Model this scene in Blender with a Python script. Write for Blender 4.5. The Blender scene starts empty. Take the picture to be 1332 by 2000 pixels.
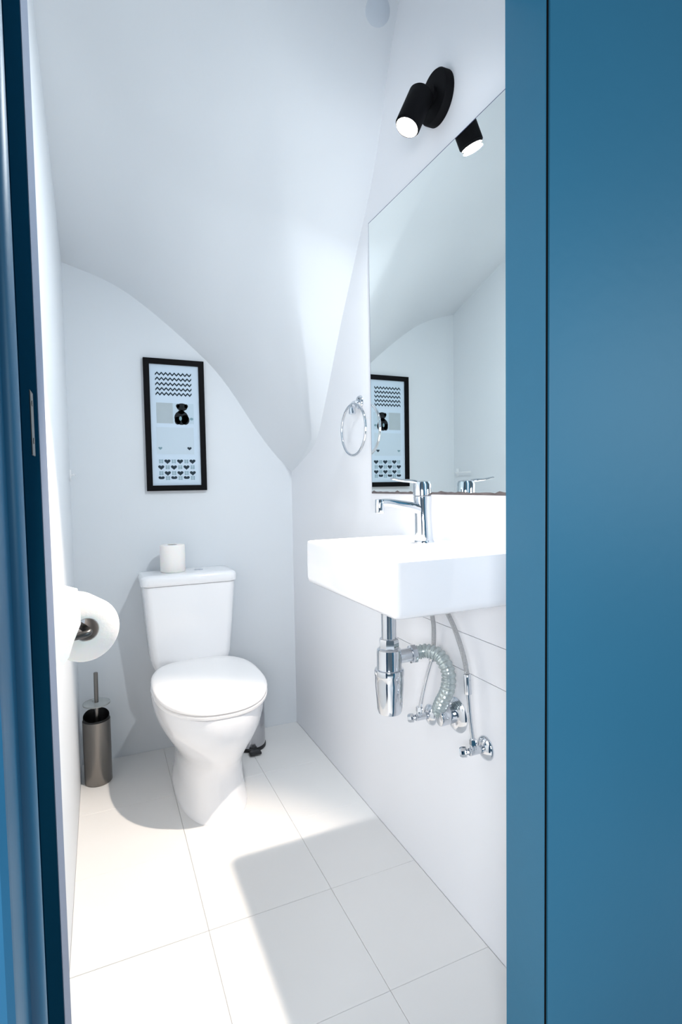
import bpy, bmesh, math, random
from mathutils import Vector, Matrix
random.seed(4)
PI = math.pi
S = bpy.context.scene
C = S.collection

# ------------------------------------------------------------------ camera
H = 1.2
YAW, PITCH, ROLL, FPX = 0.4181, 0.0500, -0.0166, 1061.06
fw = Vector((math.sin(YAW)*math.cos(PITCH), math.cos(YAW)*math.cos(PITCH), -math.sin(PITCH)))
rt = Vector((math.cos(YAW), -math.sin(YAW), 0)); up = rt.cross(fw)
r2 = rt*math.cos(ROLL)+up*math.sin(ROLL); u2 = -rt*math.sin(ROLL)+up*math.cos(ROLL)
cd = bpy.data.cameras.new('camera'); cam = bpy.data.objects.new('camera', cd); C.objects.link(cam)
M = Matrix((r2, u2, -fw)).transposed().to_4x4(); M.translation = Vector((0, 0, H)); cam.matrix_world = M
cd.sensor_fit = 'VERTICAL'; cd.sensor_height = 24.0; cd.lens = FPX*24.0/2000.0; cd.clip_start = 0.02
S.camera = cam

# ------------------------------------------------------------------ world, fill lights, exposure
w = bpy.data.worlds.new('world'); S.world = w; w.use_nodes = True
bg = w.node_tree.nodes['Background']; bg.inputs[0].default_value = (0.55, 0.74, 0.90, 1); bg.inputs[1].default_value = 0.18
def area(name, loc, target, size, energy, color):
    l = bpy.data.lights.new(name, 'AREA'); l.shape = 'RECTANGLE'; l.size, l.size_y = size; l.energy = energy; l.color = color
    o = bpy.data.objects.new(name, l); C.objects.link(o); o.location = loc
    o.rotation_euler = (Vector(target)-Vector(loc)).to_track_quat('-Z', 'Y').to_euler(); return o
area('hall_fill_left', (-0.50, -0.6, 1.25), (0.75, 1.2, 0.8), (0.7, 0.7), 25, (0.93, 0.95, 1.0))  # unseen fill, added to brighten the right wall through the doorway
area('hall_fill_right', (2.7, -1.1, 1.60), (1.0, 0.7, 1.3), (1.1, 1.1), 26, (0.68, 0.90, 1.0))  # unseen light, added for the soft sheen on the blue panel
S.view_settings.view_transform = 'Standard'; S.view_settings.look = 'None'
S.view_settings.exposure = 0.32; S.view_settings.gamma = 1.0; S.view_settings.use_curve_mapping = False
S.cycles.max_bounces = 14; S.cycles.diffuse_bounces = 8; S.cycles.glossy_bounces = 8
SPOT_W, WIDE_W, LENS_E = 118.0, 10.5, 12.0

# ------------------------------------------------------------------ materials
def srgb(r, g, b):
    f = lambda v: (v/255/12.92 if v/255 <= 0.04045 else ((v/255+0.055)/1.055)**2.4)
    return (f(r), f(g), f(b), 1)
def mat(name, col, rough=0.5, metal=0.0, bump=0.0, bscale=40, vary=0.0, coat=0.0, trans=0.0, stretch=(1, 1, 1), vscale=4, ior=1.45):
    m = bpy.data.materials.new(name); m.use_nodes = True; nt = m.node_tree; b = nt.nodes['Principled BSDF']
    b.inputs['Base Color'].default_value = col; b.inputs['Roughness'].default_value = rough; b.inputs['Metallic'].default_value = metal
    b.inputs['Coat Weight'].default_value = coat; b.inputs['Transmission Weight'].default_value = trans; b.inputs['IOR'].default_value = ior
    tc = nt.nodes.new('ShaderNodeTexCoord'); mp = nt.nodes.new('ShaderNodeMapping'); mp.inputs['Scale'].default_value = stretch
    nt.links.new(tc.outputs['Object'], mp.inputs['Vector'])
    if vary:
        n = nt.nodes.new('ShaderNodeTexNoise'); n.inputs['Scale'].default_value = vscale; n.inputs['Detail'].default_value = 5
        nt.links.new(mp.outputs[0], n.inputs['Vector'])
        mx = nt.nodes.new('ShaderNodeMix'); mx.data_type = 'RGBA'
        mx.inputs[6].default_value = tuple(c*(1-vary) for c in col[:3])+(1,); mx.inputs[7].default_value = tuple(min(1, c*(1+vary)) for c in col[:3])+(1,)
        nt.links.new(n.outputs['Fac'], mx.inputs[0]); nt.links.new(mx.outputs[2], b.inputs['Base Color'])
    if bump:
        n = nt.nodes.new('ShaderNodeTexNoise'); n.inputs['Scale'].default_value = bscale; n.inputs['Detail'].default_value = 4
        nt.links.new(mp.outputs[0], n.inputs['Vector'])
        bp = nt.nodes.new('ShaderNodeBump'); bp.inputs['Strength'].default_value = bump; bp.inputs['Distance'].default_value = 0.01
        nt.links.new(n.outputs['Fac'], bp.inputs['Height']); nt.links.new(bp.outputs[0], b.inputs['Normal'])
    return m
plaster = mat('white_plaster', (0.68, 0.71, 0.74, 1), 0.7, bump=0.12, bscale=9, vary=0.015)
panelw = mat('white_wall_panel', (0.78, 0.79, 0.815, 1), 0.55, bump=0.05, bscale=14, vary=0.01)
tilem = mat('white_floor_tile', (0.74, 0.735, 0.725, 1), 0.42, bump=0.06, bscale=10, vary=0.02)
groutm = mat('floor_grout', (0.80, 0.80, 0.80, 1), 0.8)
blue = mat('blue_door_paint', srgb(38, 104, 134), 0.52, bump=0.05, bscale=30, vary=0.05, vscale=3)
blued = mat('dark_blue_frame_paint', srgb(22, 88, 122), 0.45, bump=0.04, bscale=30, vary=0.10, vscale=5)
gapm = mat('dark_gap_shade', (0.004, 0.005, 0.006, 1), 0.8)  # near-black, paints the shade inside the hinge gap
hallm = mat('hall_wall_paint', (0.8, 0.84, 0.88, 1), 0.7, bump=0.05)
ceram = mat('white_ceramic', (0.87, 0.87, 0.885, 1), 0.12, coat=0.4, vary=0.005)
seatm = mat('white_seat_plastic', (0.88, 0.865, 0.86, 1), 0.28, vary=0.005)
chrome = mat('chrome', (0.66, 0.69, 0.73, 1), 0.07, 1.0, bump=0.02, bscale=30)
steel = mat('brushed_steel', (0.25, 0.235, 0.22, 1), 0.32, 1.0, bump=0.08, bscale=60, stretch=(1, 1, 0.05), vary=0.12)
dsteel = mat('dark_metal', (0.09, 0.09, 0.09, 1), 0.35, 0.9, bump=0.02)
black = mat('matt_black_metal', (0.003, 0.003, 0.004, 1), 0.7, bump=0.03)
blackp = mat('black_plastic', (0.008, 0.008, 0.009, 1), 0.4, bump=0.03)
frameb = mat('black_frame_wood', (0.003, 0.003, 0.004, 1), 0.6, bump=0.05, bscale=60)
paperm = mat('pale_art_paper', srgb(196, 212, 226), 0.8, vary=0.02)
inkm = mat('dark_ink', srgb(28, 46, 58), 0.8, vary=0.2, vscale=60)
ink2 = mat('black_ink', srgb(8, 16, 22), 0.8, vary=0.2, vscale=60)
inkg = mat('grey_print', srgb(170, 182, 188), 0.8, vary=0.04, vscale=30)
inkl = mat('light_grey_print', srgb(184, 202, 214), 0.8, vary=0.03, vscale=30)
inkt = mat('teal_grey_ink', srgb(120, 150, 160), 0.8, vary=0.1, vscale=50)
tissue = mat('toilet_tissue', (0.88, 0.85, 0.82, 1), 0.9, bump=0.06, bscale=120, vary=0.02)
cardb = mat('cardboard_core', (0.45, 0.42, 0.40, 1), 0.9, bump=0.1)
mirm = mat('mirror_silver', (0.90, 0.945, 0.93, 1), 0.004, 1.0)
mire = mat('mirror_edge', srgb(88, 98, 128), 0.4, 0.2, vary=0.3, vscale=40)
mirb = mat('aged_silver_edge', srgb(96, 88, 88), 0.5, 0.2, vary=0.5, vscale=30)
braid = mat('braided_steel_hose', (0.50, 0.51, 0.52, 1), 0.35, 0.9, bump=0.6, bscale=500, vary=0.3, vscale=300)
flexm = mat('corrugated_grey_pipe', (0.44, 0.50, 0.50, 1), 0.22, 0.6, bump=0.05, vary=0.08)
frost = mat('smoky_clear_plastic', (0.55, 0.58, 0.58, 1), 0.15, 0.1, trans=0.5, vary=0.03)
whitep = mat('white_painted_metal', (0.8, 0.81, 0.82, 1), 0.4, vary=0.01)
lensm = bpy.data.materials.new('glowing_lamp_lens'); lensm.use_nodes = True
_b = lensm.node_tree.nodes['Principled BSDF']; _b.inputs['Emission Color'].default_value = (1.0, 0.93, 0.84, 1); _b.inputs['Emission Strength'].default_value = LENS_E
_b.inputs['Base Color'].default_value = (0.9, 0.9, 0.85, 1)

navy = mat('navy_rebate_shade', srgb(4, 34, 52), 0.95)  # shade of the jamb reveal put into the colour
for _m in (black, frameb, gapm): _m.node_tree.nodes['Principled BSDF'].inputs['Specular IOR Level'].default_value = 0.12
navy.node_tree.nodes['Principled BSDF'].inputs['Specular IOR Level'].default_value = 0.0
_t = tissue.node_tree.nodes['Principled BSDF']; _t.inputs['Subsurface Weight'].default_value = 0.35; _t.inputs['Subsurface Scale'].default_value = 0.02
# ------------------------------------------------------------------ helpers
def link(name, bm, m, parent=None, smooth=False, angle=40, rec=True):
    me = bpy.data.meshes.new(name)
    if rec: bmesh.ops.recalc_face_normals(bm, faces=bm.faces)
    bm.to_mesh(me); bm.free()
    if smooth:
        for p in me.polygons: p.use_smooth = True
        me.set_sharp_from_angle(angle=math.radians(angle))
    me.materials.append(m)
    o = bpy.data.objects.new(name, me); C.objects.link(o)
    if parent is not None:
        o.parent = parent; o.location = -parent.matrix_basis.translation if parent.type == 'EMPTY' and parent.parent is None else (0, 0, 0)
    return o
def thing(name, loc, label, cat, group=None):
    o = bpy.data.objects.new(name, None); o.empty_display_size = 0.05; C.objects.link(o); o.location = loc
    o['label'] = label; o['category'] = cat
    if group: o['group'] = group
    return o
def tag(o, label, cat, group=None):
    o['label'] = label; o['category'] = cat
    if group: o['group'] = group
    return o
def struct(name, bm, m, **k):
    o = link(name, bm, m, **k); o['kind'] = 'structure'; return o
def nb(): return bmesh.new()
def box(bm, a, b, bev=0.0, seg=2):
    v0 = set(bm.verts)
    r = bmesh.ops.create_cube(bm, size=1)
    for v in r['verts']:
        v.co = Vector([(a[i]+b[i])/2+v.co[i]*(b[i]-a[i]) for i in range(3)])
    if bev:
        es = list({e for v in r['verts'] for e in v.link_edges})
        bmesh.ops.bevel(bm, geom=es, offset=bev, segments=seg, affect='EDGES', profile=0.5)
    return bm
def loft(bm, rings, cap0=True, cap1=True, close=False):
    R = [[bm.verts.new(p) for p in ring] for ring in rings]; n = len(R[0])
    pairs = list(zip(R[:-1], R[1:])) + ([(R[-1], R[0])] if close else [])
    for a, b in pairs:
        for i in range(n):
            bm.faces.new((a[i], a[(i+1) % n], b[(i+1) % n], b[i]))
    if cap0 and not close: bm.faces.new(R[0][::-1])
    if cap1 and not close: bm.faces.new(R[-1])
    return bm
def frame_of(axis):
    a = Vector(axis).normalized(); t = Vector((0, 0, 1)) if abs(a.z) < 0.9 else Vector((1, 0, 0))
    u = a.cross(t).normalized(); return a, u, a.cross(u)
def lathe(bm, prof, org, axis=(0, 0, 1), n=40, **k):
    """prof: list of (radius, distance along axis)"""
    a, u, v = frame_of(axis); org = Vector(org)
    return loft(bm, [[org+a*h+(u*math.cos(2*PI*i/n)+v*math.sin(2*PI*i/n))*max(r, 1e-5) for i in range(n)] for r, h in prof], **k)
def cyl(bm, a, b, r, r1=None, n=24, bev=0.0):
    a, b = Vector(a), Vector(b); L = (b-a).length; r1 = r if r1 is None else r1
    pr = [(r, 0), (r1, L)] if not bev else [(r-bev, 0), (r-bev*.3, bev*.3), (r, bev), (r1, L-bev), (r1-bev*.3, L-bev*.3), (r1-bev, L)]
    return lathe(bm, pr, a, b-a, n)
def smooth_path(pts, sub=8):
    P = [Vector(p) for p in pts]; P = [P[0]*2-P[1]]+P+[P[-1]*2-P[-2]]; out = []
    for i in range(1, len(P)-2):
        for j in range(sub):
            t = j/sub; a, b, c, d = P[i-1:i+3]
            out.append(0.5*((2*b)+(c-a)*t+(2*a-5*b+4*c-d)*t*t+(3*b-a-3*c+d)*t**3))
    out.append(P[-2]); return out
def tube(bm, pts, r, n=12, rad=None):
    """swept round tube; rad(k) gives a radius per path index"""
    P = [Vector(p) for p in pts]; rings = []; u = None
    for k, p in enumerate(P):
        t = (P[min(k+1, len(P)-1)]-P[max(k-1, 0)]).normalized()
        if u is None: _, u, _ = frame_of(t)
        u = (u-t*u.dot(t)).normalized(); v = t.cross(u); rr = rad(k) if rad else r
        rings.append([p+(u*math.cos(2*PI*i/n)+v*math.sin(2*PI*i/n))*rr for i in range(n)])
    return loft(bm, rings)
def rrect(cx, cy, z, hx, hy, r, n=6):
    pts = []
    for q, (sx, sy) in enumerate(((1, 1), (-1, 1), (-1, -1), (1, -1))):
        for i in range(n+1):
            a = q*PI/2+i/n*PI/2
            pts.append(Vector((cx+sx*(hx-r)+r*math.cos(a), cy+sy*(hy-r)+r*math.sin(a), z)))
    return pts
def interp(x, tab):
    tab = sorted(tab)
    if x <= tab[0][0]: return tab[0][1]
    for (a, b), (c, d) in zip(tab[:-1], tab[1:]):
        if x <= c: return b+(d-b)*(x-a)/(c-a)
    return tab[-1][1]

# ------------------------------------------------------------------ setting: room shell
XL, XR, YB, YF = -0.11, 0.879, 2.578, 0.80
FI = 0.705           # hall side of the front wall
b = nb(); box(b, (-0.9, -2.2, -0.12), (1.9, YB+0.1, -0.004)); floor = struct('floor', b, groutm)
xs = [XL, -0.13+0.0, 0.23, 0.59, XR+0.0]; xs = [XL-0.0, 0.23, 0.59, XR]
ys = [-1.075, -0.715, -0.355, 0.005, 0.365, 0.725, 1.085, 1.445, 1.805, 2.165, YB]
def tile_piece(x0, x1, y0, y1):
    g = 0.0005; dz = random.uniform(-0.0004, 0.0004)
    b = nb(); box(b, (x0+g, y0+g, -0.010), (x1-g, y1-g, dz), 0.0009, 1)
    return link('tile', b, tilem, floor)
for j in range(5, len(ys)-1):
    for i in range(3): tile_piece(xs[i], xs[i+1], max(ys[j], 0.70), ys[j+1])
tile_piece(-0.47, 0.23, 0.365, 0.70); tile_piece(0.23, 0.95, 0.365, 0.70)
tile_piece(-0.47, 0.23, 0.005, 0.365); tile_piece(0.23, 0.95, 0.005, 0.365)

b = nb(); box(b, (XL-0.1, YB, -0.1), (XR+0.15, YB+0.1, 2.95)); struct('wall_back', b, plaster)
b = nb(); box(b, (XL-0.1, YF-0.09, -0.1), (XL, YB, 2.95)); struct('wall_left', b, plaster)
b = nb(); box(b, (XR+0.006, YF-0.09, -0.1), (XR+0.1, YB, 2.95)); wr = struct('wall_right', b, panelw)
def wallpiece(name, y0, y1, z0, z1, bev=0.0):
    b = nb(); box(b, (XR, y0, z0), (XR+0.006, y1, z1), bev, 1); return link(name, b, panelw, wr)
YS = 1.57
wallpiece('wall_panel', YF, YS, 0.0, 0.6945)
wallpiece('wall_panel', YF, YS, 0.6965, 0.7970)
wallpiece('wall_panel', YF, YS, 0.7990, 0.93)
wallpiece('wall_panel', YF, YS, 0.93, 2.9)
wallpiece('wall_panel', YS, YB, 0.0, 2.9)
# front wall with the doorway cut out (hall side painted)
b = nb()
box(b, (-0.9, 0.56, -0.1), (-0.10, YF-0.09, 2.95)); box(b, (XL, YF-0.09, -0.1), (-0.0605, YF, 2.95))
box(b, (0.80, 0.745, -0.1), (1.9, YF, 2.95)); box(b, (-0.10, FI, 2.12), (0.80, YF, 2.95))
struct('wall_front', b, hallm)

# ceiling: folded plaster soffit under the stair
def fx(x): return sum(fx0(x+d) for d in (-.06, -.03, 0, .03, .06))/5 if x < 0.8 else fx0(x)
def fx0(x): return interp(x, [(-.2, 2.17), (-.109, 2.153), (-.013, 2.121), (.086, 2.092), (.187, 2.028), (.314, 1.93), (.446, 1.816), (.538, 1.729), (.631, 1.59), (.753, 1.398), (.86, 1.29), (.886, 1.262)])
def sx(x): return interp(x, [(-.11, .33), (.1, .5), (.3, .68), (.55, .82), (.7, .85), (.8, .7), (.86, .40), (.879, .3)])
def wz(y): return interp(y, [(.8, 3.2), (1.4, 2.84), (1.515, 2.606), (1.566, 2.50), (1.605, 2.365), (1.694, 2.187), (1.787, 2.054), (1.955, 1.81), (2.095, 1.576), (2.20, 1.41), (2.253, 1.353), (2.534, 1.266), (2.60, 1.255)])
def xc(y): return interp(y, [(.8, .15), (1.3, .36), (1.5, .45), (1.6, .49), (1.70, .54), (1.759, .569), (1.858, .622), (1.94, .669), (2.013, .713), (2.13, .79), (2.253, .862), (2.4, .872), (2.6, .876)])
def za(x, y): return fx(x)+(YB-y)*sx(x)
def cap(z): k = 0.12; t = 2.86-z; return 2.86-(t+math.sqrt(t*t+k*k))/2+0.0
NX, NC, NY = 30, 10, 60
bm = nb(); rows = []
for j in range(NY+1):
    y = YF-0.01+(YB+0.01-YF+0.01)*j/NY; c = xc(y); row = []
    for i in range(NX+1): x = XL-0.01+(c-XL+0.01)*i/NX; row.append([x, y, cap(za(x, y))])
    zc_, zw_ = za(c, y), wz(y)
    for i in range(1, NC+1): t = i/NC; row.append([c+(XR+0.01-c)*t, y, cap(zc_+(zw_-zc_)*t)])
    rows.append(row)
for _ in range(2):   # soften like hand plaster
    new = [[list(p) for p in r] for r in rows]
    for j in range(1, NY):
        for i in range(1, NX+NC):
            new[j][i][2] = (rows[j][i][2]*4+rows[j-1][i][2]+rows[j+1][i][2]+rows[j][i-1][2]+rows[j][i+1][2])/8
    rows = new
lo = [[bm.verts.new(p) for p in r] for r in rows]
hi = [[bm.verts.new((p[0], p[1], p[2]+0.06)) for p in r] for r in rows]
n, m_ = NY, NX+NC
for j in range(n):
    for i in range(m_):
        bm.faces.new((lo[j][i], lo[j+1][i], lo[j+1][i+1], lo[j][i+1])); bm.faces.new((hi[j][i], hi[j][i+1], hi[j+1][i+1], hi[j+1][i]))
for i in range(m_):
    bm.faces.new((lo[0][i], lo[0][i+1], hi[0][i+1], hi[0][i])); bm.faces.new((lo[n][i+1], lo[n][i], hi[n][i], hi[n][i+1]))
for j in range(n):
    bm.faces.new((lo[j+1][0], lo[j][0], hi[j][0], hi[j+1][0])); bm.faces.new((lo[j][m_], lo[j+1][m_], hi[j+1][m_], hi[j][m_]))
struct('ceiling', bm, plaster, smooth=True, angle=60)

# left door frame: stepped blue profile with a plaster return behind it
def prism(bm, poly, z0, z1):
    return loft(bm, [[Vector((x, y, z0)) for x, y in poly], [Vector((x, y, z1)) for x, y in poly]])
b = nb()
prof = [(-0.100, 0.475), (-0.0795, 0.475), (-0.0745, 0.479), (-0.0735, 0.484), (-0.0735, 0.532), (-0.0725, 0.535)]
for k in range(7):  # rounded bead that catches the hall light
    a = -PI/2+k/6*PI/2; prof.append((-0.0715+0.0105*math.cos(a)*1.0, 0.5515+0.0145*math.sin(a)))
prof += [(-0.061, 0.704), (-0.105, 0.704)]
prism(b, prof, 0, 2.12)
lf = struct('trim_1', b, blued, smooth=True, angle=35)
b = nb(); box(b, (-0.0606, 0.625, 1.235), (-0.0592, 0.65, 1.30), 0.0004, 1); cyl(b, (-0.0598, 0.6375, 1.25), (-0.0587, 0.6375, 1.25), 0.003, n=12); cyl(b, (-0.0598, 0.6375, 1.288), (-0.0587, 0.6375, 1.288), 0.003, n=12)
o = link('strike_plate', b, dsteel, lf); o['label'] = 'small dark strike plate'
b = nb(); box(b, (-0.0615, 0.556, 0), (-0.0602, 0.7035, 2.12)); o = link('rebate_shade_strip', b, navy, lf); o['label'] = 'very dark navy strip painting shade on the rebate'  # dark strip paints the shaded reveal of the blue jamb
b = nb(); box(b, (-0.0612, 0.7045, 0), (-0.0595, 0.795, 2.12)); o = link('return_shade_strip', b, mat('grey_return_shade', srgb(104, 116, 138), 0.7, vary=0.06), lf); o['label'] = 'grey strip painting shade on the plaster return'  # grey stands in for shade on the white plaster return
# right door frame, head, painted gap shade, open leaf
b = nb(); loft(b, [[Vector((x, y, z)) for x, y in ((0.692, 0.7045), (0.6935, 0.7035), (0.6935, 0.745), (0.80, 0.745), (0.80, YF), (0.692, YF))] for z in (0, 2.12)]); struct('trim_2', b, blue)
b = nb(); box(b, (-0.061, 0.706, 2.06), (0.692, YF, 2.12), 0.0015, 2); struct('trim_3', b, blue)
b = nb(); box(b, (0.6936, 0.7044, 0), (0.6991, 0.745, 2.12)); struct('trim_4', b, gapm)  # black strip painting the dark gap between frame and leaf
b = nb(); box(b, (0.6992, 0.700, 0.012), (1.45, 0.740, 2.10), 0.0006, 1); struct('door_1', b, blue)

# small round cover high on the soffit
b = nb(); nrm = Vector((0, -0.84, -0.54)).normalized(); p0 = Vector((0.815, 1.503, 2.618))
lathe(b, [(0.040, -0.03), (0.040, 0.002), (0.037, 0.004), (0.012, 0.005)], p0, nrm, 28)
tag(link('round_cover', b, mat('greyish_cover_paint', (0.55, 0.6, 0.66, 1), 0.8, vary=0.03), smooth=True), 'small pale round cover plate high on the sloping ceiling', 'cover')

# ------------------------------------------------------------------ washbasin
sx0, sy0, sy1, st, sb = 0.545, 0.965, 1.487, 1.040, 0.914
t = thing('washbasin', (0.712, 1.226, sb), 'white rectangular ceramic basin fixed to the right wall under the mirror', 'sink')
cx, cy, hx, hy = (sx0+XR)/2, (sy0+sy1)/2, (XR-sx0)/2, (sy1-sy0)/2
b = nb(); ri = []
bx = 0.667; bh = 0.100
for (z, ins, r) in ((sb, 0.030, 0.012), (sb+0.002, 0.012, 0.014), (sb+0.010, 0.003, 0.016), (sb+0.022, 0.0, 0.018), (st-0.008, 0.0, 0.018), (st-0.002, 0.002, 0.017), (st, 0.008, 0.014)):
    rr = rrect(cx, cy, z, hx-ins, hy-ins, r)
    for p in rr: p.x = min(p.x+(ins if p.x > cx else 0), XR)      # flat against the wall
    ri.append(rr)
for (z, ex, ey, r) in ((st, bh, hy-0.022, 0.030), (st-0.003, bh-0.003, hy-0.025, 0.030), (st-0.04, bh-0.012, hy-0.035, 0.035), (st-0.085, bh-0.025, hy-0.06, 0.04), (st-0.096, bh-0.05, hy-0.10, 0.04), (st-0.099, 0.02, 0.02, 0.015)):
    ri.append(rrect(bx, cy, z, ex, ey, r))
loft(b, ri); link('basin', b, ceram, t, smooth=True, angle=50)
b = nb(); lathe(b, [(0.022, 0), (0.022, 0.003), (0.017, 0.0045), (0.015, 0.002)], (bx, cy, st-0.0995)); link('drain_ring', b, chrome, t, smooth=True)

# ------------------------------------------------------------------ faucet
fxx, fyy = 0.806, 1.258
t = thing('mixer_tap', (fxx, fyy, st), 'chrome single-lever mixer tap standing on the white basin', 'tap')
b = nb(); lathe(b, [(0.0275, 0), (0.0275, 0.003), (0.0255, 0.006), (0.02, 0.006)], (fxx, fyy, st)); link('base_ring', b, chrome, t, smooth=True)
b = nb(); lathe(b, [(0.025, 0.004), (0.024, 0.03), (0.0228, 0.07), (0.0230, 0.095), (0.0245, 0.115), (0.0248, 0.125), (0.0235, 0.1265)], (fxx, fyy, st), (-0.035, 0, 1)); link('body', b, chrome, t, smooth=True)
b = nb(); path = smooth_path([(0.800, 1.258, 1.125), (0.77, 1.258, 1.137), (0.73, 1.258, 1.145), (0.695, 1.258, 1.151), (0.668, 1.258, 1.152)], 5)
rings = []
for k, p in enumerate(path):
    f = k/(len(path)-1); hw = 0.017-0.004*f; hh = 0.0145-0.006*f
    rings.append([Vector((p.x, p.y+hw*math.copysign(abs(math.cos(a))**.6, math.cos(a)), p.z+hh*math.copysign(abs(math.sin(a))**.6, math.sin(a)))) for a in [2*PI*i/20 for i in range(20)]])
loft(b, rings); link('spout', b, chrome, t, smooth=True)
b = nb(); cyl(b, (0.672, 1.258, 1.160), (0.670, 1.258, 1.124), 0.0135, 0.0125, 24, 0.002); link('aerator', b, chrome, t, smooth=True)
b = nb(); lathe(b, [(0.0235, 0.1275), (0.0255, 0.129), (0.0255, 0.158), (0.022, 0.165), (0.006, 0.168)], (fxx, fyy, st), (-0.035, 0, 1)); hd = link('lever_cap', b, chrome, t, smooth=True)
b = nb(); path = smooth_path([(0.800, 1.258, 1.190), (0.783, 1.258, 1.203), (0.762, 1.258, 1.207), (0.735, 1.258, 1.209), (0.706, 1.258, 1.214)], 5)
rings = []
for k, p in enumerate(path):
    f = k/(len(path)-1); hw = 0.0105-0.003*f; hh = 0.0065-0.0035*f
    rings.append([Vector((p.x, p.y+hw*math.cos(a), p.z+hh*math.sin(a))) for a in [2*PI*i/16 for i in range(16)]])
loft(b, rings); link('lever', b, chrome, t, smooth=True)

# ------------------------------------------------------------------ bottle trap under the basin
tx, ty = 0.705, 1.28
t = thing('bottle_trap', (tx, ty, 0.572), 'chrome bottle trap with grey corrugated waste pipe under the basin', 'drain trap')
b = nb(); cyl(b, (tx, ty, 0.765), (tx, ty, 0.914), 0.0205); link('inlet_pipe', b, chrome, t, smooth=True)
b = nb(); lathe(b, [(0.020, 0), (0.026, 0.004), (0.026, 0.014), (0.0205, 0.018)], (tx, ty, 0.896)); link('top_collar', b, chrome, t, smooth=True)
b = nb(); lathe(b, [(0.0215, 0.784), (0.026, 0.781), (0.0275, 0.776), (0.0275, 0.757), (0.026, 0.753)], (tx, ty, 0), n=8); link('slip_nut', b, chrome, t, smooth=True, angle=25)
b = nb(); lathe(b, [(0.027, 0.757), (0.033, 0.752), (0.034, 0.745), (0.034, 0.692), (0.036, 0.688)], (tx, ty, 0)); link('trap_body', b, chrome, t, smooth=True)
b = nb(); lathe(b, [(0.033, 0.700), (0.0395, 0.698), (0.0405, 0.694), (0.0405, 0.682), (0.0395, 0.680), (0.0395, 0.660), (0.034, 0.590), (0.031, 0.578), (0.024, 0.574), (0.008, 0.573)], (tx, ty, 0)); link('trap_cup', b, chrome, t, smooth=True)
b = nb(); cyl(b, (0.728, 1.28, 0.727), (0.775, 1.275, 0.729), 0.0190); link('outlet_pipe', b, chrome, t, smooth=True)
b = nb(); lathe(b, [(0.019, 0), (0.0255, 0.002), (0.0255, 0.016), (0.019, 0.020)], (0.768, 1.277, 0.729), (1, -0.1, 0.02), n=8); link('outlet_nut', b, chrome, t, smooth=True, angle=25)
b = nb(); fp = smooth_path([(0.785, 1.275, 0.730), (0.812, 1.262, 0.737), (0.832, 1.228, 0.730), (0.838, 1.196, 0.694), (0.838, 1.200, 0.645), (0.836, 1.226, 0.600), (0.838, 1.240, 0.575), (0.848, 1.240, 0.562)], 14)
tube(b, fp, 0.019, 18, rad=lambda k: 0.0178+(0.0022 if k % 4 < 2 else -0.0008)); link('flexible_waste_pipe', b, flexm, t, smooth=True, angle=25)
b = nb(); cyl(b, (0.832, 1.236, 0.556), (0.879, 1.232, 0.560), 0.026, 0.026, 28, 0.003); link('wall_coupling', b, chrome, t, smooth=True)
b = nb(); lathe(b, [(0.048, 0.0), (0.048, 0.002), (0.044, 0.006), (0.036, 0.010), (0.026, 0.012)], (0.8788, 1.215, 0.562), (-1, 0, 0), 40); link('wall_rosette', b, chrome, t, smooth=True)

# ------------------------------------------------------------------ angle valves and supply hoses
def valve(y, z, label):
    t = thing('angle_valve', (XR, y, z), label, 'valve', 'chrome angle valves')
    b = nb(); lathe(b, [(0.031, 0), (0.031, 0.0015), (0.028, 0.006), (0.018, 0.012), (0.012, 0.014)], (XR-0.0002, y, z), (-1, 0, 0), 32); link('rosette', b, chrome, t, smooth=True)
    b = nb(); cyl(b, (XR-0.010, y, z), (XR-0.052, y, z), 0.010, 0.0095, 20, 0.001); cyl(b, (0.839, y, z-0.004), (0.839, y, z+0.022), 0.0088, 0.008, 18, 0.001); link('valve_body', b, chrome, t, smooth=True)
    b = nb(); lathe(b, [(0.0095, 0), (0.0095, 0.013)], (0.839, y, z+0.018), n=6); link('hose_nut', b, chrome, t)
    b = nb()
    lathe(b, [(0.006, 0), (0.0065, 0.006), (0.013, 0.009), (0.0135, 0.020), (0.011, 0.025), (0.004, 0.026)], (0.832, y+0.004, z-0.002), (-0.75, 0.62, -0.15), 10); link('knob', b, chrome, t, smooth=True, angle=30)
    return t
valve(1.092, 0.523, 'chrome angle valve on the wall nearest the door frame, lower right of the waste pipe')
valve(1.345, 0.512, 'chrome angle valve on the wall, left of the waste pipe rosette')
def hose(pts_up, crimp, pts_low, label):
    t = thing('supply_hose', pts_low[-1], label, 'hose', 'water supply hoses')
    b = nb(); tube(b, smooth_path(pts_up, 8), 0.0062, 12); link('braided_tube', b, braid, t, smooth=True)
    b = nb(); cyl(b, crimp[0], crimp[1], 0.0095, 0.0095, 14, 0.0015); link('crimp_sleeve', b, chrome, t, smooth=True)
    b = nb(); tube(b, smooth_path(pts_low, 5), 0.0050, 12); link('rigid_tube', b, chrome, t, smooth=True)
hose([(0.826, 1.222, 0.914), (0.832, 1.203, 0.872), (0.835, 1.160, 0.818), (0.835, 1.125, 0.760), (0.835, 1.110, 0.716)], [(0.835, 1.110, 0.716), (0.836, 1.107, 0.665)],
     [(0.836, 1.107, 0.668), (0.837, 1.101, 0.61), (0.839, 1.093, 0.550)], 'braided supply hose arching right from basin to the valve nearest the door frame')
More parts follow.
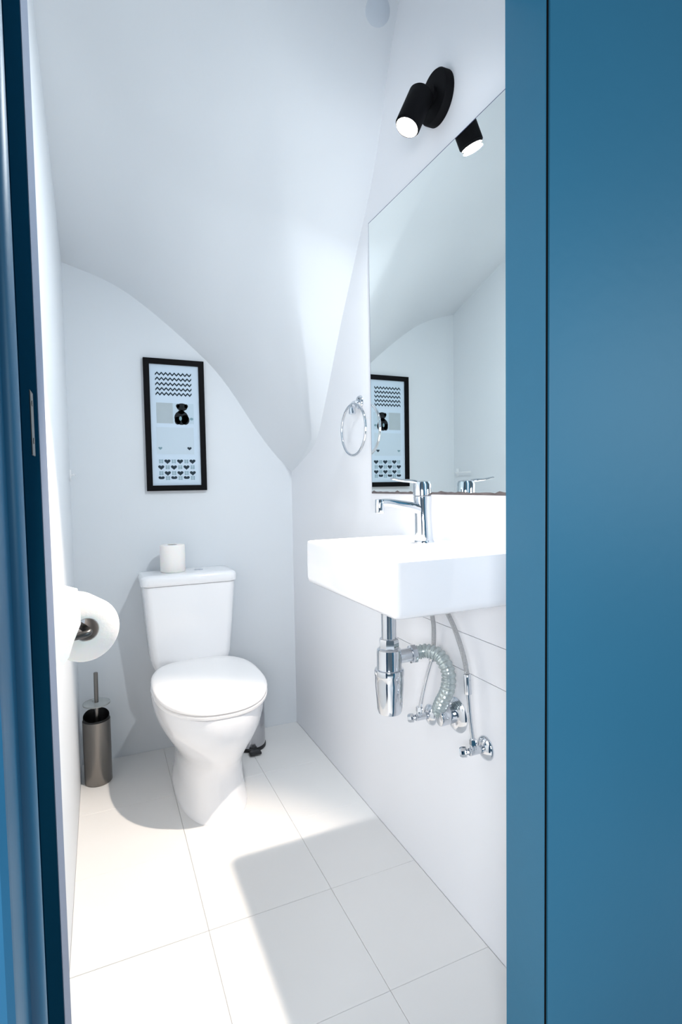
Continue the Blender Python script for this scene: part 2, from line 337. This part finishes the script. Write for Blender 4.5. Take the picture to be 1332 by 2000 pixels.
hose([(0.818, 1.262, 0.914), (0.828, 1.262, 0.855), (0.848, 1.279, 0.800), (0.857, 1.293, 0.745), (0.860, 1.300, 0.715)], [(0.860, 1.300, 0.718), (0.859, 1.306, 0.690)],
     [(0.859, 1.306, 0.695), (0.850, 1.328, 0.62), (0.840, 1.343, 0.540)], 'supply hose dropping behind the chrome trap to the left valve')

# ------------------------------------------------------------------ mirror
my0, my1, mz0, mz1 = 0.95, 1.696, 1.168, 2.091
t = thing('mirror', (XR, (my0+my1)/2, mz0), 'large frameless rectangular mirror above the basin', 'mirror')
b = nb(); box(b, (XR-0.0055, my0, mz0), (XR, my1, mz1)); link('mirror_edge', b, mire, t)
b = nb(); box(b, (XR-0.0060, my0+0.002, mz0+0.005), (XR-0.0054, my1-0.0028, mz1-0.0025)); link('mirror_glass', b, mirm, t)
b = nb(); pts = [(my0, mz0)]
k = 46
for i in range(k+1):
    y = my0+(my1-my0)*i/k; pts.append((y, mz0+0.0052+random.uniform(0, 0.0030)*(1 if i % 5 else 2.0)))
pts.append((my1, mz0))
loft(b, [[Vector((XR-0.0064, y, z)) for y, z in pts], [Vector((XR-0.0058, y, z)) for y, z in pts]])
o = link('silvering_edge', b, mirb, t); o['label'] = 'brownish worn silvering along the bottom edge'

# ------------------------------------------------------------------ wall lamp
Lp = Vector((0.771, 1.265, 2.134)); A = Vector((-0.435, -0.02, -0.90)).normalized(); pc = Vector((XR, 1.275, 2.236))
t = thing('wall_spotlight', pc, 'black wall spotlight with lit round lens, above the mirror', 'lamp')
b = nb(); lathe(b, [(0.066, 0.0), (0.066, 0.020), (0.063, 0.024), (0.05, 0.025)], pc-Vector((0.0002, 0, 0)), (-1, 0, 0), 48); link('wall_plate', b, black, t, smooth=True)
top = Lp-A*0.098; mid = Lp-A*0.062
b = nb(); cyl(b, pc+Vector((-0.024, 0, 0.0)), mid, 0.016, 0.016, 20); lathe(b, [(0.024, 0), (0.024, 0.012), (0.02, 0.014)], pc+Vector((-0.022, 0, 0)), (-1, 0, 0), 28); link('swivel_arm', b, black, t, smooth=True)
b = nb(); lathe(b, [(0.0295, 0.006), (0.0315, 0.0), (0.0335, 0.0), (0.0335, -0.100), (0.031, -0.104), (0.010, -0.105)], Lp, A, 40, cap0=False); link('lamp_head', b, black, t, smooth=True)
b = nb(); lathe(b, [(0.0305, -0.006), (0.0302, 0.003), (0.024, 0.008), (0.010, 0.0115), (0.001, 0.012)], Lp, A, 32); o = link('lens', b, lensm, t, smooth=True); o['label'] = 'glowing white lens'
sp = bpy.data.lights.new('spot_beam', 'SPOT'); sp.energy = SPOT_W; sp.spot_size = math.radians(64); sp.spot_blend = 0.45; sp.shadow_soft_size = 0.014; sp.color = (1.0, 0.81, 0.64)
so = bpy.data.objects.new('spot_beam', sp); C.objects.link(so); so.parent = t; so.location = Lp+A*0.035-pc; so.rotation_euler = A.to_track_quat('-Z', 'Y').to_euler()
wl = bpy.data.lights.new('spot_spill', 'AREA'); wl.shape = 'DISK'; wl.size = 0.055; wl.energy = WIDE_W; wl.color = (0.90, 0.96, 1.0)
wo = bpy.data.objects.new('spot_spill', wl); C.objects.link(wo); wo.parent = t; wo.location = Lp+A*0.014-pc; wo.rotation_euler = so.rotation_euler

# ------------------------------------------------------------------ towel ring
t = thing('towel_ring', (XR, 1.790, 1.500), 'chrome towel ring on the right wall beside the mirror', 'towel ring')
b = nb(); lathe(b, [(0.026, 0), (0.026, 0.003), (0.022, 0.008), (0.012, 0.010)], (XR-0.0002, 1.790, 1.498), (-1, 0, 0), 28); link('wall_plate', b, chrome, t, smooth=True)
b = nb(); tube(b, smooth_path([(XR-0.006, 1.790, 1.497), (XR-0.025, 1.790, 1.492), (XR-0.034, 1.788, 1.476), (XR-0.034, 1.786, 1.455)], 5), 0.010, 16, rad=lambda k: 0.009+0.004*(k/15)); link('arm', b, chrome, t, smooth=True)
b = nb(); ring = [(XR-0.034, 1.782+0.100*math.cos(2*PI*i/60), 1.398+0.092*math.sin(2*PI*i/60)) for i in range(60)]
R_ = []
for i in range(60):
    c0 = Vector(ring[i]); tn = (Vector(ring[(i+1) % 60])-Vector(ring[i-1])).normalized(); u = Vector((1, 0, 0)); v = tn.cross(u)
    R_.append([c0+(u*math.cos(2*PI*k/10)+v*math.sin(2*PI*k/10))*0.0048 for k in range(10)])
loft(b, R_, close=True); link('ring', b, chrome, t, smooth=True)

# ------------------------------------------------------------------ picture frame
px0, px1, pz0, pz1, pf = 0.1965, 0.459, 1.186, 1.775, YB-0.021
t = thing('framed_print', (0.328, YB, pz0), 'narrow black framed print hanging above the toilet', 'picture')
fwid = 0.0245
b = nb()
o_ = [(px0, pz0), (px1, pz0), (px1, pz1), (px0, pz1)]; i_ = [(px0+fwid, pz0+fwid), (px1-fwid, pz0+fwid), (px1-fwid, pz1-fwid), (px0+fwid, pz1-fwid)]
R4 = []
for (pl, y) in ((o_, YB-0.0005), (o_, pf+0.001), ([(x+(0.0015 if x == px0 else -0.0015), z+(0.0015 if z == pz0 else -0.0015)) for x, z in o_], pf), (i_, pf), (i_, YB-0.009)):
    R4.append([Vector((x, y, z)) for x, z in pl])
loft(b, R4, cap0=False, cap1=False); link('frame', b, frameb, t)
ax0, ax1, az0, az1 = px0+fwid, px1-fwid, pz0+fwid, pz1-fwid
b = nb(); box(b, (ax0-0.003, YB-0.012, az0-0.003), (ax1+0.003, YB-0.008, az1+0.003)); paper = link('art_paper', b, paperm, t)
yi = YB-0.0122
def U(u): return px0+(px1-px0)*u
def V(v): return pz1-(pz1-pz0)*v
def flat(bm, poly, d=0.0003):
    return loft(bm, [[Vector((x, yi, z)) for x, z in poly], [Vector((x, yi-d, z)) for x, z in poly]])
b = nb()
for v in (0.112, 0.150, 0.188, 0.226, 0.262):
    n = 17; up_, dn = [], []
    for i in range(n+1):
        x = U(0.185+0.60*i/n); z = V(v)+(0.0052 if i % 2 else -0.0052); th = 0.0040
        up_.append((x, z+th)); dn.append((x, z-th))
    for i in range(n): flat(b, [up_[i], up_[i+1], dn[i+1], dn[i]])
link('zigzag_print', b, inkm, t)
b = nb(); flat(b, [(U(.19), V(.485)), (U(.46), V(.485)), (U(.46), V(.33)), (U(.19), V(.33))]); link('grey_block', b, inkg, t)
b = nb(); flat(b, [(U(.46), V(.485)), (U(.81), V(.485)), (U(.81), V(.33)), (U(.46), V(.33))]); link('photo_block', b, inkl, t)
def blob(bm, u, v, ru, rv, d=0.0007, n=18):
    flat(bm, [(U(u)+ru*math.cos(2*PI*i/n), V(v)+rv*math.sin(2*PI*i/n)) for i in range(n)], d)
b = nb()
for q in ((.615, .358, .024, .017), (.545, .350, .008, .009), (.685, .350, .008, .009), (.60, .440, .031, .032), (.535, .462, .013, .018), (.665, .455, .018, .022), (.60, .395, .014, .010)):
    blob(b, *q)
link('dark_toy_shape', b, ink2, t)
b = nb(); blob(b, .77, .447, .008, .006); blob(b, .585, .445, .006, .010, 0.0009); link('small_grey_marks', b, inkt, t)['kind'] = 'stuff'
b = nb(); flat(b, [(U(.18), V(.72)), (U(.80), V(.72)), (U(.80), V(.515)), (U(.18), V(.515))]); link('faint_panel', b, mat('faint_print', srgb(190, 205, 216), 0.8, vary=0.02), t)
def heart(bm, u, v, s, cut=1.0, d=0.0006):
    pts = []
    for i in range(22):
        a = 2*PI*i/22; x = 16*math.sin(a)**3/17; z = (13*math.cos(a)-5*math.cos(2*a)-2*math.cos(3*a)-math.cos(4*a))/17
        z = max(z, -cut); pts.append((U(u)+x*s*1.15, V(v)+z*s))
    flat(bm, pts, d)
b = nb(); heart(b, .72, .675, .009)
cols = (.24, .345, .45, .555, .66, .765); rws = (.775, .820, .865, .903)
for r_, v in enumerate(rws):
    for c_, u in enumerate(cols):
        if (c_+r_) % 2: heart(b, u, v, 0.0125, 0.35 if r_ == 3 else 1.0)
link('heart_print', b, inkm, t)['kind'] = 'stuff'
b = nb()
for r_, v in enumerate(rws):
    for c_, u in enumerate(cols):
        if (c_+r_) % 2 == 0:
            for k in (-1, 0, 1): flat(b, [(U(u)-0.009, V(v)+k*0.006-0.0012), (U(u)+0.009, V(v)+k*0.006-0.0012), (U(u)+0.009, V(v)+k*0.006+0.0012), (U(u)-0.009, V(v)+k*0.006+0.0012)], 0.0006)
            for k in (-1, 1): flat(b, [(U(u)+k*0.006-0.001, V(v)-0.009), (U(u)+k*0.006+0.001, V(v)-0.009), (U(u)+k*0.006+0.001, V(v)+0.009), (U(u)+k*0.006-0.001, V(v)+0.009)], 0.00062)
heart(b, .235, .675, .008)
link('lattice_print', b, inkt, t)['kind'] = 'stuff'

# ------------------------------------------------------------------ toilet
tcx = 0.365
t = thing('toilet', (tcx, 2.2, 0), 'white close-coupled ceramic toilet with closed lid against the back wall', 'toilet')
def egg(z, hw, yf, yb, n=44, p=2.25, cx=tcx, back=2.8, tap=0.0):
    """outline, rounded at the front (yf), squarer at the back (yb); widest two fifths from the back"""
    ym = yf+(yb-yf)*0.53; out = []
    for i in range(n):
        a = 2*PI*i/n; c, s = math.cos(a), math.sin(a)
        q = p if s < 0 else back
        x = hw*math.copysign(abs(c)**(2/q), c); y = math.copysign(abs(s)**(2/q), s)
        if s > 0: x *= 1-tap*s**1.2
        out.append(Vector((cx+x, ym+(y*(ym-yf) if s < 0 else y*(yb-ym)), z)))
    return out
b = nb()
loft(b, [egg(0, .134, 1.885, 2.47), egg(.012, .133, 1.886, 2.47), egg(.02, .129, 1.892, 2.466), egg(.08, .121, 1.902, 2.46), egg(.14, .118, 1.908, 2.46), egg(.175, .120, 1.905, 2.465),
         egg(.205, .132, 1.890, 2.475, p=2.15, tap=.3), egg(.24, .153, 1.865, 2.49, p=2.1, tap=.38), egg(.28, .177, 1.838, 2.51, p=2.1, tap=.38), egg(.32, .195, 1.815, 2.53, p=2.1, tap=.38), egg(.36, .206, 1.803, 2.545, p=2.1, tap=.38),
         egg(.40, .211, 1.797, 2.555, p=2.1, tap=.38), egg(.414, .210, 1.798, 2.555, p=2.1, tap=.38), egg(.418, .204, 1.804, 2.55, p=2.1, tap=.38)])
link('bowl', b, ceram, t, smooth=True, angle=50)
b = nb(); loft(b, [egg(.4200, .203, 1.806, 2.40), egg(.4215, .209, 1.799, 2.404), egg(.430, .210, 1.798, 2.405), egg(.4335, .205, 1.803, 2.40)]); link('seat', b, seatm, t, smooth=True, angle=50)
b = nb(); loft(b, [egg(.4365, .204, 1.804, 2.40), egg(.438, .209, 1.798, 2.404), egg(.448, .210, 1.797, 2.405), egg(.4535, .206, 1.802, 2.401), egg(.4565, .195, 1.815, 2.39), egg(.4585, .15, 1.87, 2.35), egg(.459, .05, 2.02, 2.22)]); link('lid', b, seatm, t, smooth=True, angle=50)
for sx_ in (-1, 1):
    b = nb(); cyl(b, (tcx+sx_*0.075-0.018, 2.404, 0.441), (tcx+sx_*0.075+0.018, 2.404, 0.441), 0.012, n=18, bev=0.002); link('hinge', b, seatm, t, smooth=True)
# cistern, tapering downwards, with its lid
ccx = 0.345
b = nb(); loft(b, [rrect(ccx, 2.480, .420, .155, .080, .03), rrect(ccx, 2.477, .45, .166, .086, .032), rrect(ccx, 2.476, .47, .170, .088, .032), rrect(ccx, 2.4735, .60, .181, .094, .034), rrect(ccx, 2.471, .770, .193, .102, .035), rrect(ccx, 2.471, .784, .193, .102, .035)])
link('cistern', b, ceram, t, smooth=True, angle=50)
b = nb(); loft(b, [rrect(ccx, 2.470, .786, .195, .104, .036), rrect(ccx, 2.470, .789, .201, .107, .038), rrect(ccx, 2.470, .815, .201, .107, .038), rrect(ccx, 2.470, .824, .197, .104, .036), rrect(ccx, 2.470, .829, .188, .096, .03), rrect(ccx, 2.470, .831, .15, .07, .03)])
link('cistern_lid', b, ceram, t, smooth=True, angle=50)
b = nb(); lathe(b, [(0.019, -0.002), (0.019, 0.003), (0.017, 0.0045), (0.006, 0.005)], (0.395, 2.47, 0.830)); link('flush_button', b, chrome, t, smooth=True)

def paper_roll(name, org, axis, r, L, label, group=None, core=0.021):
    t = thing(name, org, label, 'toilet paper', group)
    b = nb(); k = 0.003
    lathe(b, [(core, 0), (r-k, 0), (r, k), (r, L-k), (r-k, L), (core, L)], org, axis, 48, close=True); link('tissue', b, tissue, t, smooth=True, angle=50)
    b = nb(); lathe(b, [(core-0.0012, 0.0005), (core-0.0002, 0.0005), (core-0.0002, L-0.0005), (core-0.0012, L-0.0005)], org, axis, 32, close=True); link('cardboard_core', b, cardb, t, smooth=True, angle=50)
    return t
paper_roll('toilet_paper_roll', (0.286, 2.478, 0.8315), (0, 0, 1), 0.053, 0.118, 'white toilet roll standing upright on the cistern lid', 'white toilet rolls')

# ------------------------------------------------------------------ roll in its wall holder
rc = Vector((-0.0285, 1.062, 0.949)); ra = Vector((-math.sin(math.radians(17)), math.cos(math.radians(17)), 0))
h = thing('toilet_roll_holder', (XL, 1.03, 0.949), 'chrome toilet roll holder on the left wall by the door', 'holder')
b = nb(); lathe(b, [(0.019, 0), (0.019, 0.003), (0.016, 0.008), (0.008, 0.010)], (XL+0.0002, 1.050, 0.938), (1, 0, 0), 28); link('wall_plate', b, chrome, h, smooth=True)
b = nb(); tube(b, smooth_path([(XL+0.006, 1.047, 0.938), (-0.075, 1.046, 0.940), (-0.045, 1.045, 0.943), tuple(rc+ra*-0.010+Vector((0, 0, -0.003))), tuple(rc+ra*0.012), tuple(rc+ra*0.050)], 7), 0.0062, 14); link('arm', b, dsteel, h, smooth=True)
t = paper_roll('toilet_paper_roll', tuple(rc), tuple(ra), 0.058, 0.082, 'white toilet roll hanging on the left wall beside the door frame', 'white toilet rolls')
# loose end of paper draped towards the door
b = nb(); out = [(-0.1085, 1.038, 1.040), (-0.062, 1.037, 1.037), (-0.040, 1.036, 1.029), (-0.0365, 1.034, 1.010), (-0.037, 1.032, 0.967), (-0.050, 1.031, 0.935), (-0.057, 1.030, 0.912), (-0.066, 1.030, 0.900), (-0.082, 1.031, 0.896), (-0.1085, 1.034, 0.893)]
f0 = [Vector((x, 1.028+(x+0.037)*0.6, z))*1.0 for x, y, z in out]; f0 = [Vector((p.x*p.y/1.032, p.y, H+(p.z-H)*p.y/1.032)) for p in f0]; f0 = [Vector((max(p.x, XL+0.002), p.y, p.z)) for p in f0]; loft(b, [f0, [p+Vector((0, 0.0020, 0)) for p in f0]])
link('loose_sheet', b, tissue, t)

# ------------------------------------------------------------------ toilet brush
bx_, by_ = -0.043, 2.405
t = thing('toilet_brush', (bx_, by_, 0), 'steel toilet brush and holder on the floor by the left wall', 'toilet brush')
b = nb(); lathe(b, [(0.050, 0.0), (0.0525, 0.003), (0.0525, 0.125), (0.053, 0.130), (0.053, 0.258), (0.0518, 0.2585), (0.0505, 0.256), (0.0505, 0.01), (0.005, 0.008)], (bx_, by_, 0), n=44); link('holder', b, steel, t, smooth=True)
b = nb(); lathe(b, [(0.0500, 0.02), (0.0500, 0.286), (0.0485, 0.288), (0.0475, 0.286), (0.0475, 0.03), (0.005, 0.028)], (bx_, by_, 0), n=40)
for v in b.verts:      # the liner is cut lower at the front
    if v.co.z > 0.2: v.co.z -= 0.024*max(0.0, min(1.0, 0.5-(v.co.y-by_)/0.08))
link('liner', b, blackp, t, smooth=True)
b = nb(); cyl(b, (bx_, by_, 0.05), (bx_+0.004, by_, 0.452), 0.0082, 0.0082, 16, 0.002); link('handle', b, steel, t, smooth=True)
b = nb(); lathe(b, [(0.010, 0.322), (0.052, 0.322), (0.053, 0.325), (0.052, 0.328), (0.010, 0.329)], (bx_+0.003, by_, 0), n=40); link('splash_disc', b, frost, t, smooth=True)
b = nb(); lathe(b, [(0.01, 0.04), (0.032, 0.05), (0.034, 0.10), (0.03, 0.12), (0.01, 0.125)], (bx_, by_, 0), n=24); link('bristles', b, blackp, t, smooth=True)

# ------------------------------------------------------------------ pedal bin behind the toilet
qx, qy, qr = 0.600, 2.425, 0.067
t = thing('pedal_bin', (qx, qy, 0), 'small round steel pedal bin standing behind the toilet', 'bin')
b = nb(); lathe(b, [(qr-0.002, 0.016), (qr, 0.018), (qr, 0.268), (qr-0.002, 0.27)], (qx, qy, 0), n=48); link('body', b, mat('polished_bin_steel', (0.5, 0.5, 0.52, 1), 0.16, 1.0, bump=0.03), t, smooth=True)
b = nb(); lathe(b, [(qr+0.001, 0), (qr+0.003, 0.003), (qr+0.003, 0.014), (qr, 0.018)], (qx, qy, 0), n=48); link('base_ring', b, blackp, t, smooth=True)
b = nb(); lathe(b, [(qr+0.003, 0.270), (qr+0.003, 0.284), (qr-0.004, 0.296), (qr*.6, 0.308), (0.01, 0.312)], (qx, qy, 0), n=48); link('lid', b, steel, t, smooth=True)
b = nb(); box(b, (qx-0.030, qy-qr-0.045, 0.006), (qx+0.022, qy-qr-0.008, 0.016), 0.003); box(b, (qx-0.012, qy-qr-0.02, 0.005), (qx+0.010, qy-qr+0.006, 0.013), 0.001); link('pedal', b, blackp, t, smooth=True)

# ------------------------------------------------------------------ short bar on the left wall, seen in the mirror
t = thing('wall_rail', (XL, 2.52, 1.258), 'short pale rail on the left wall, seen faintly in the mirror', 'rail')
b = nb(); box(b, (XL, 2.535, 1.235), (XL+0.006, 2.550, 1.281), 0.001); link('back_plate', b, whitep, t)
b = nb(); tube(b, smooth_path([(XL+0.004, 2.543, 1.258), (XL+0.016, 2.540, 1.258), (XL+0.020, 2.52, 1.258), (XL+0.020, 2.40, 1.258)], 5), 0.0035, 10); link('rod', b, whitep, t, smooth=True)
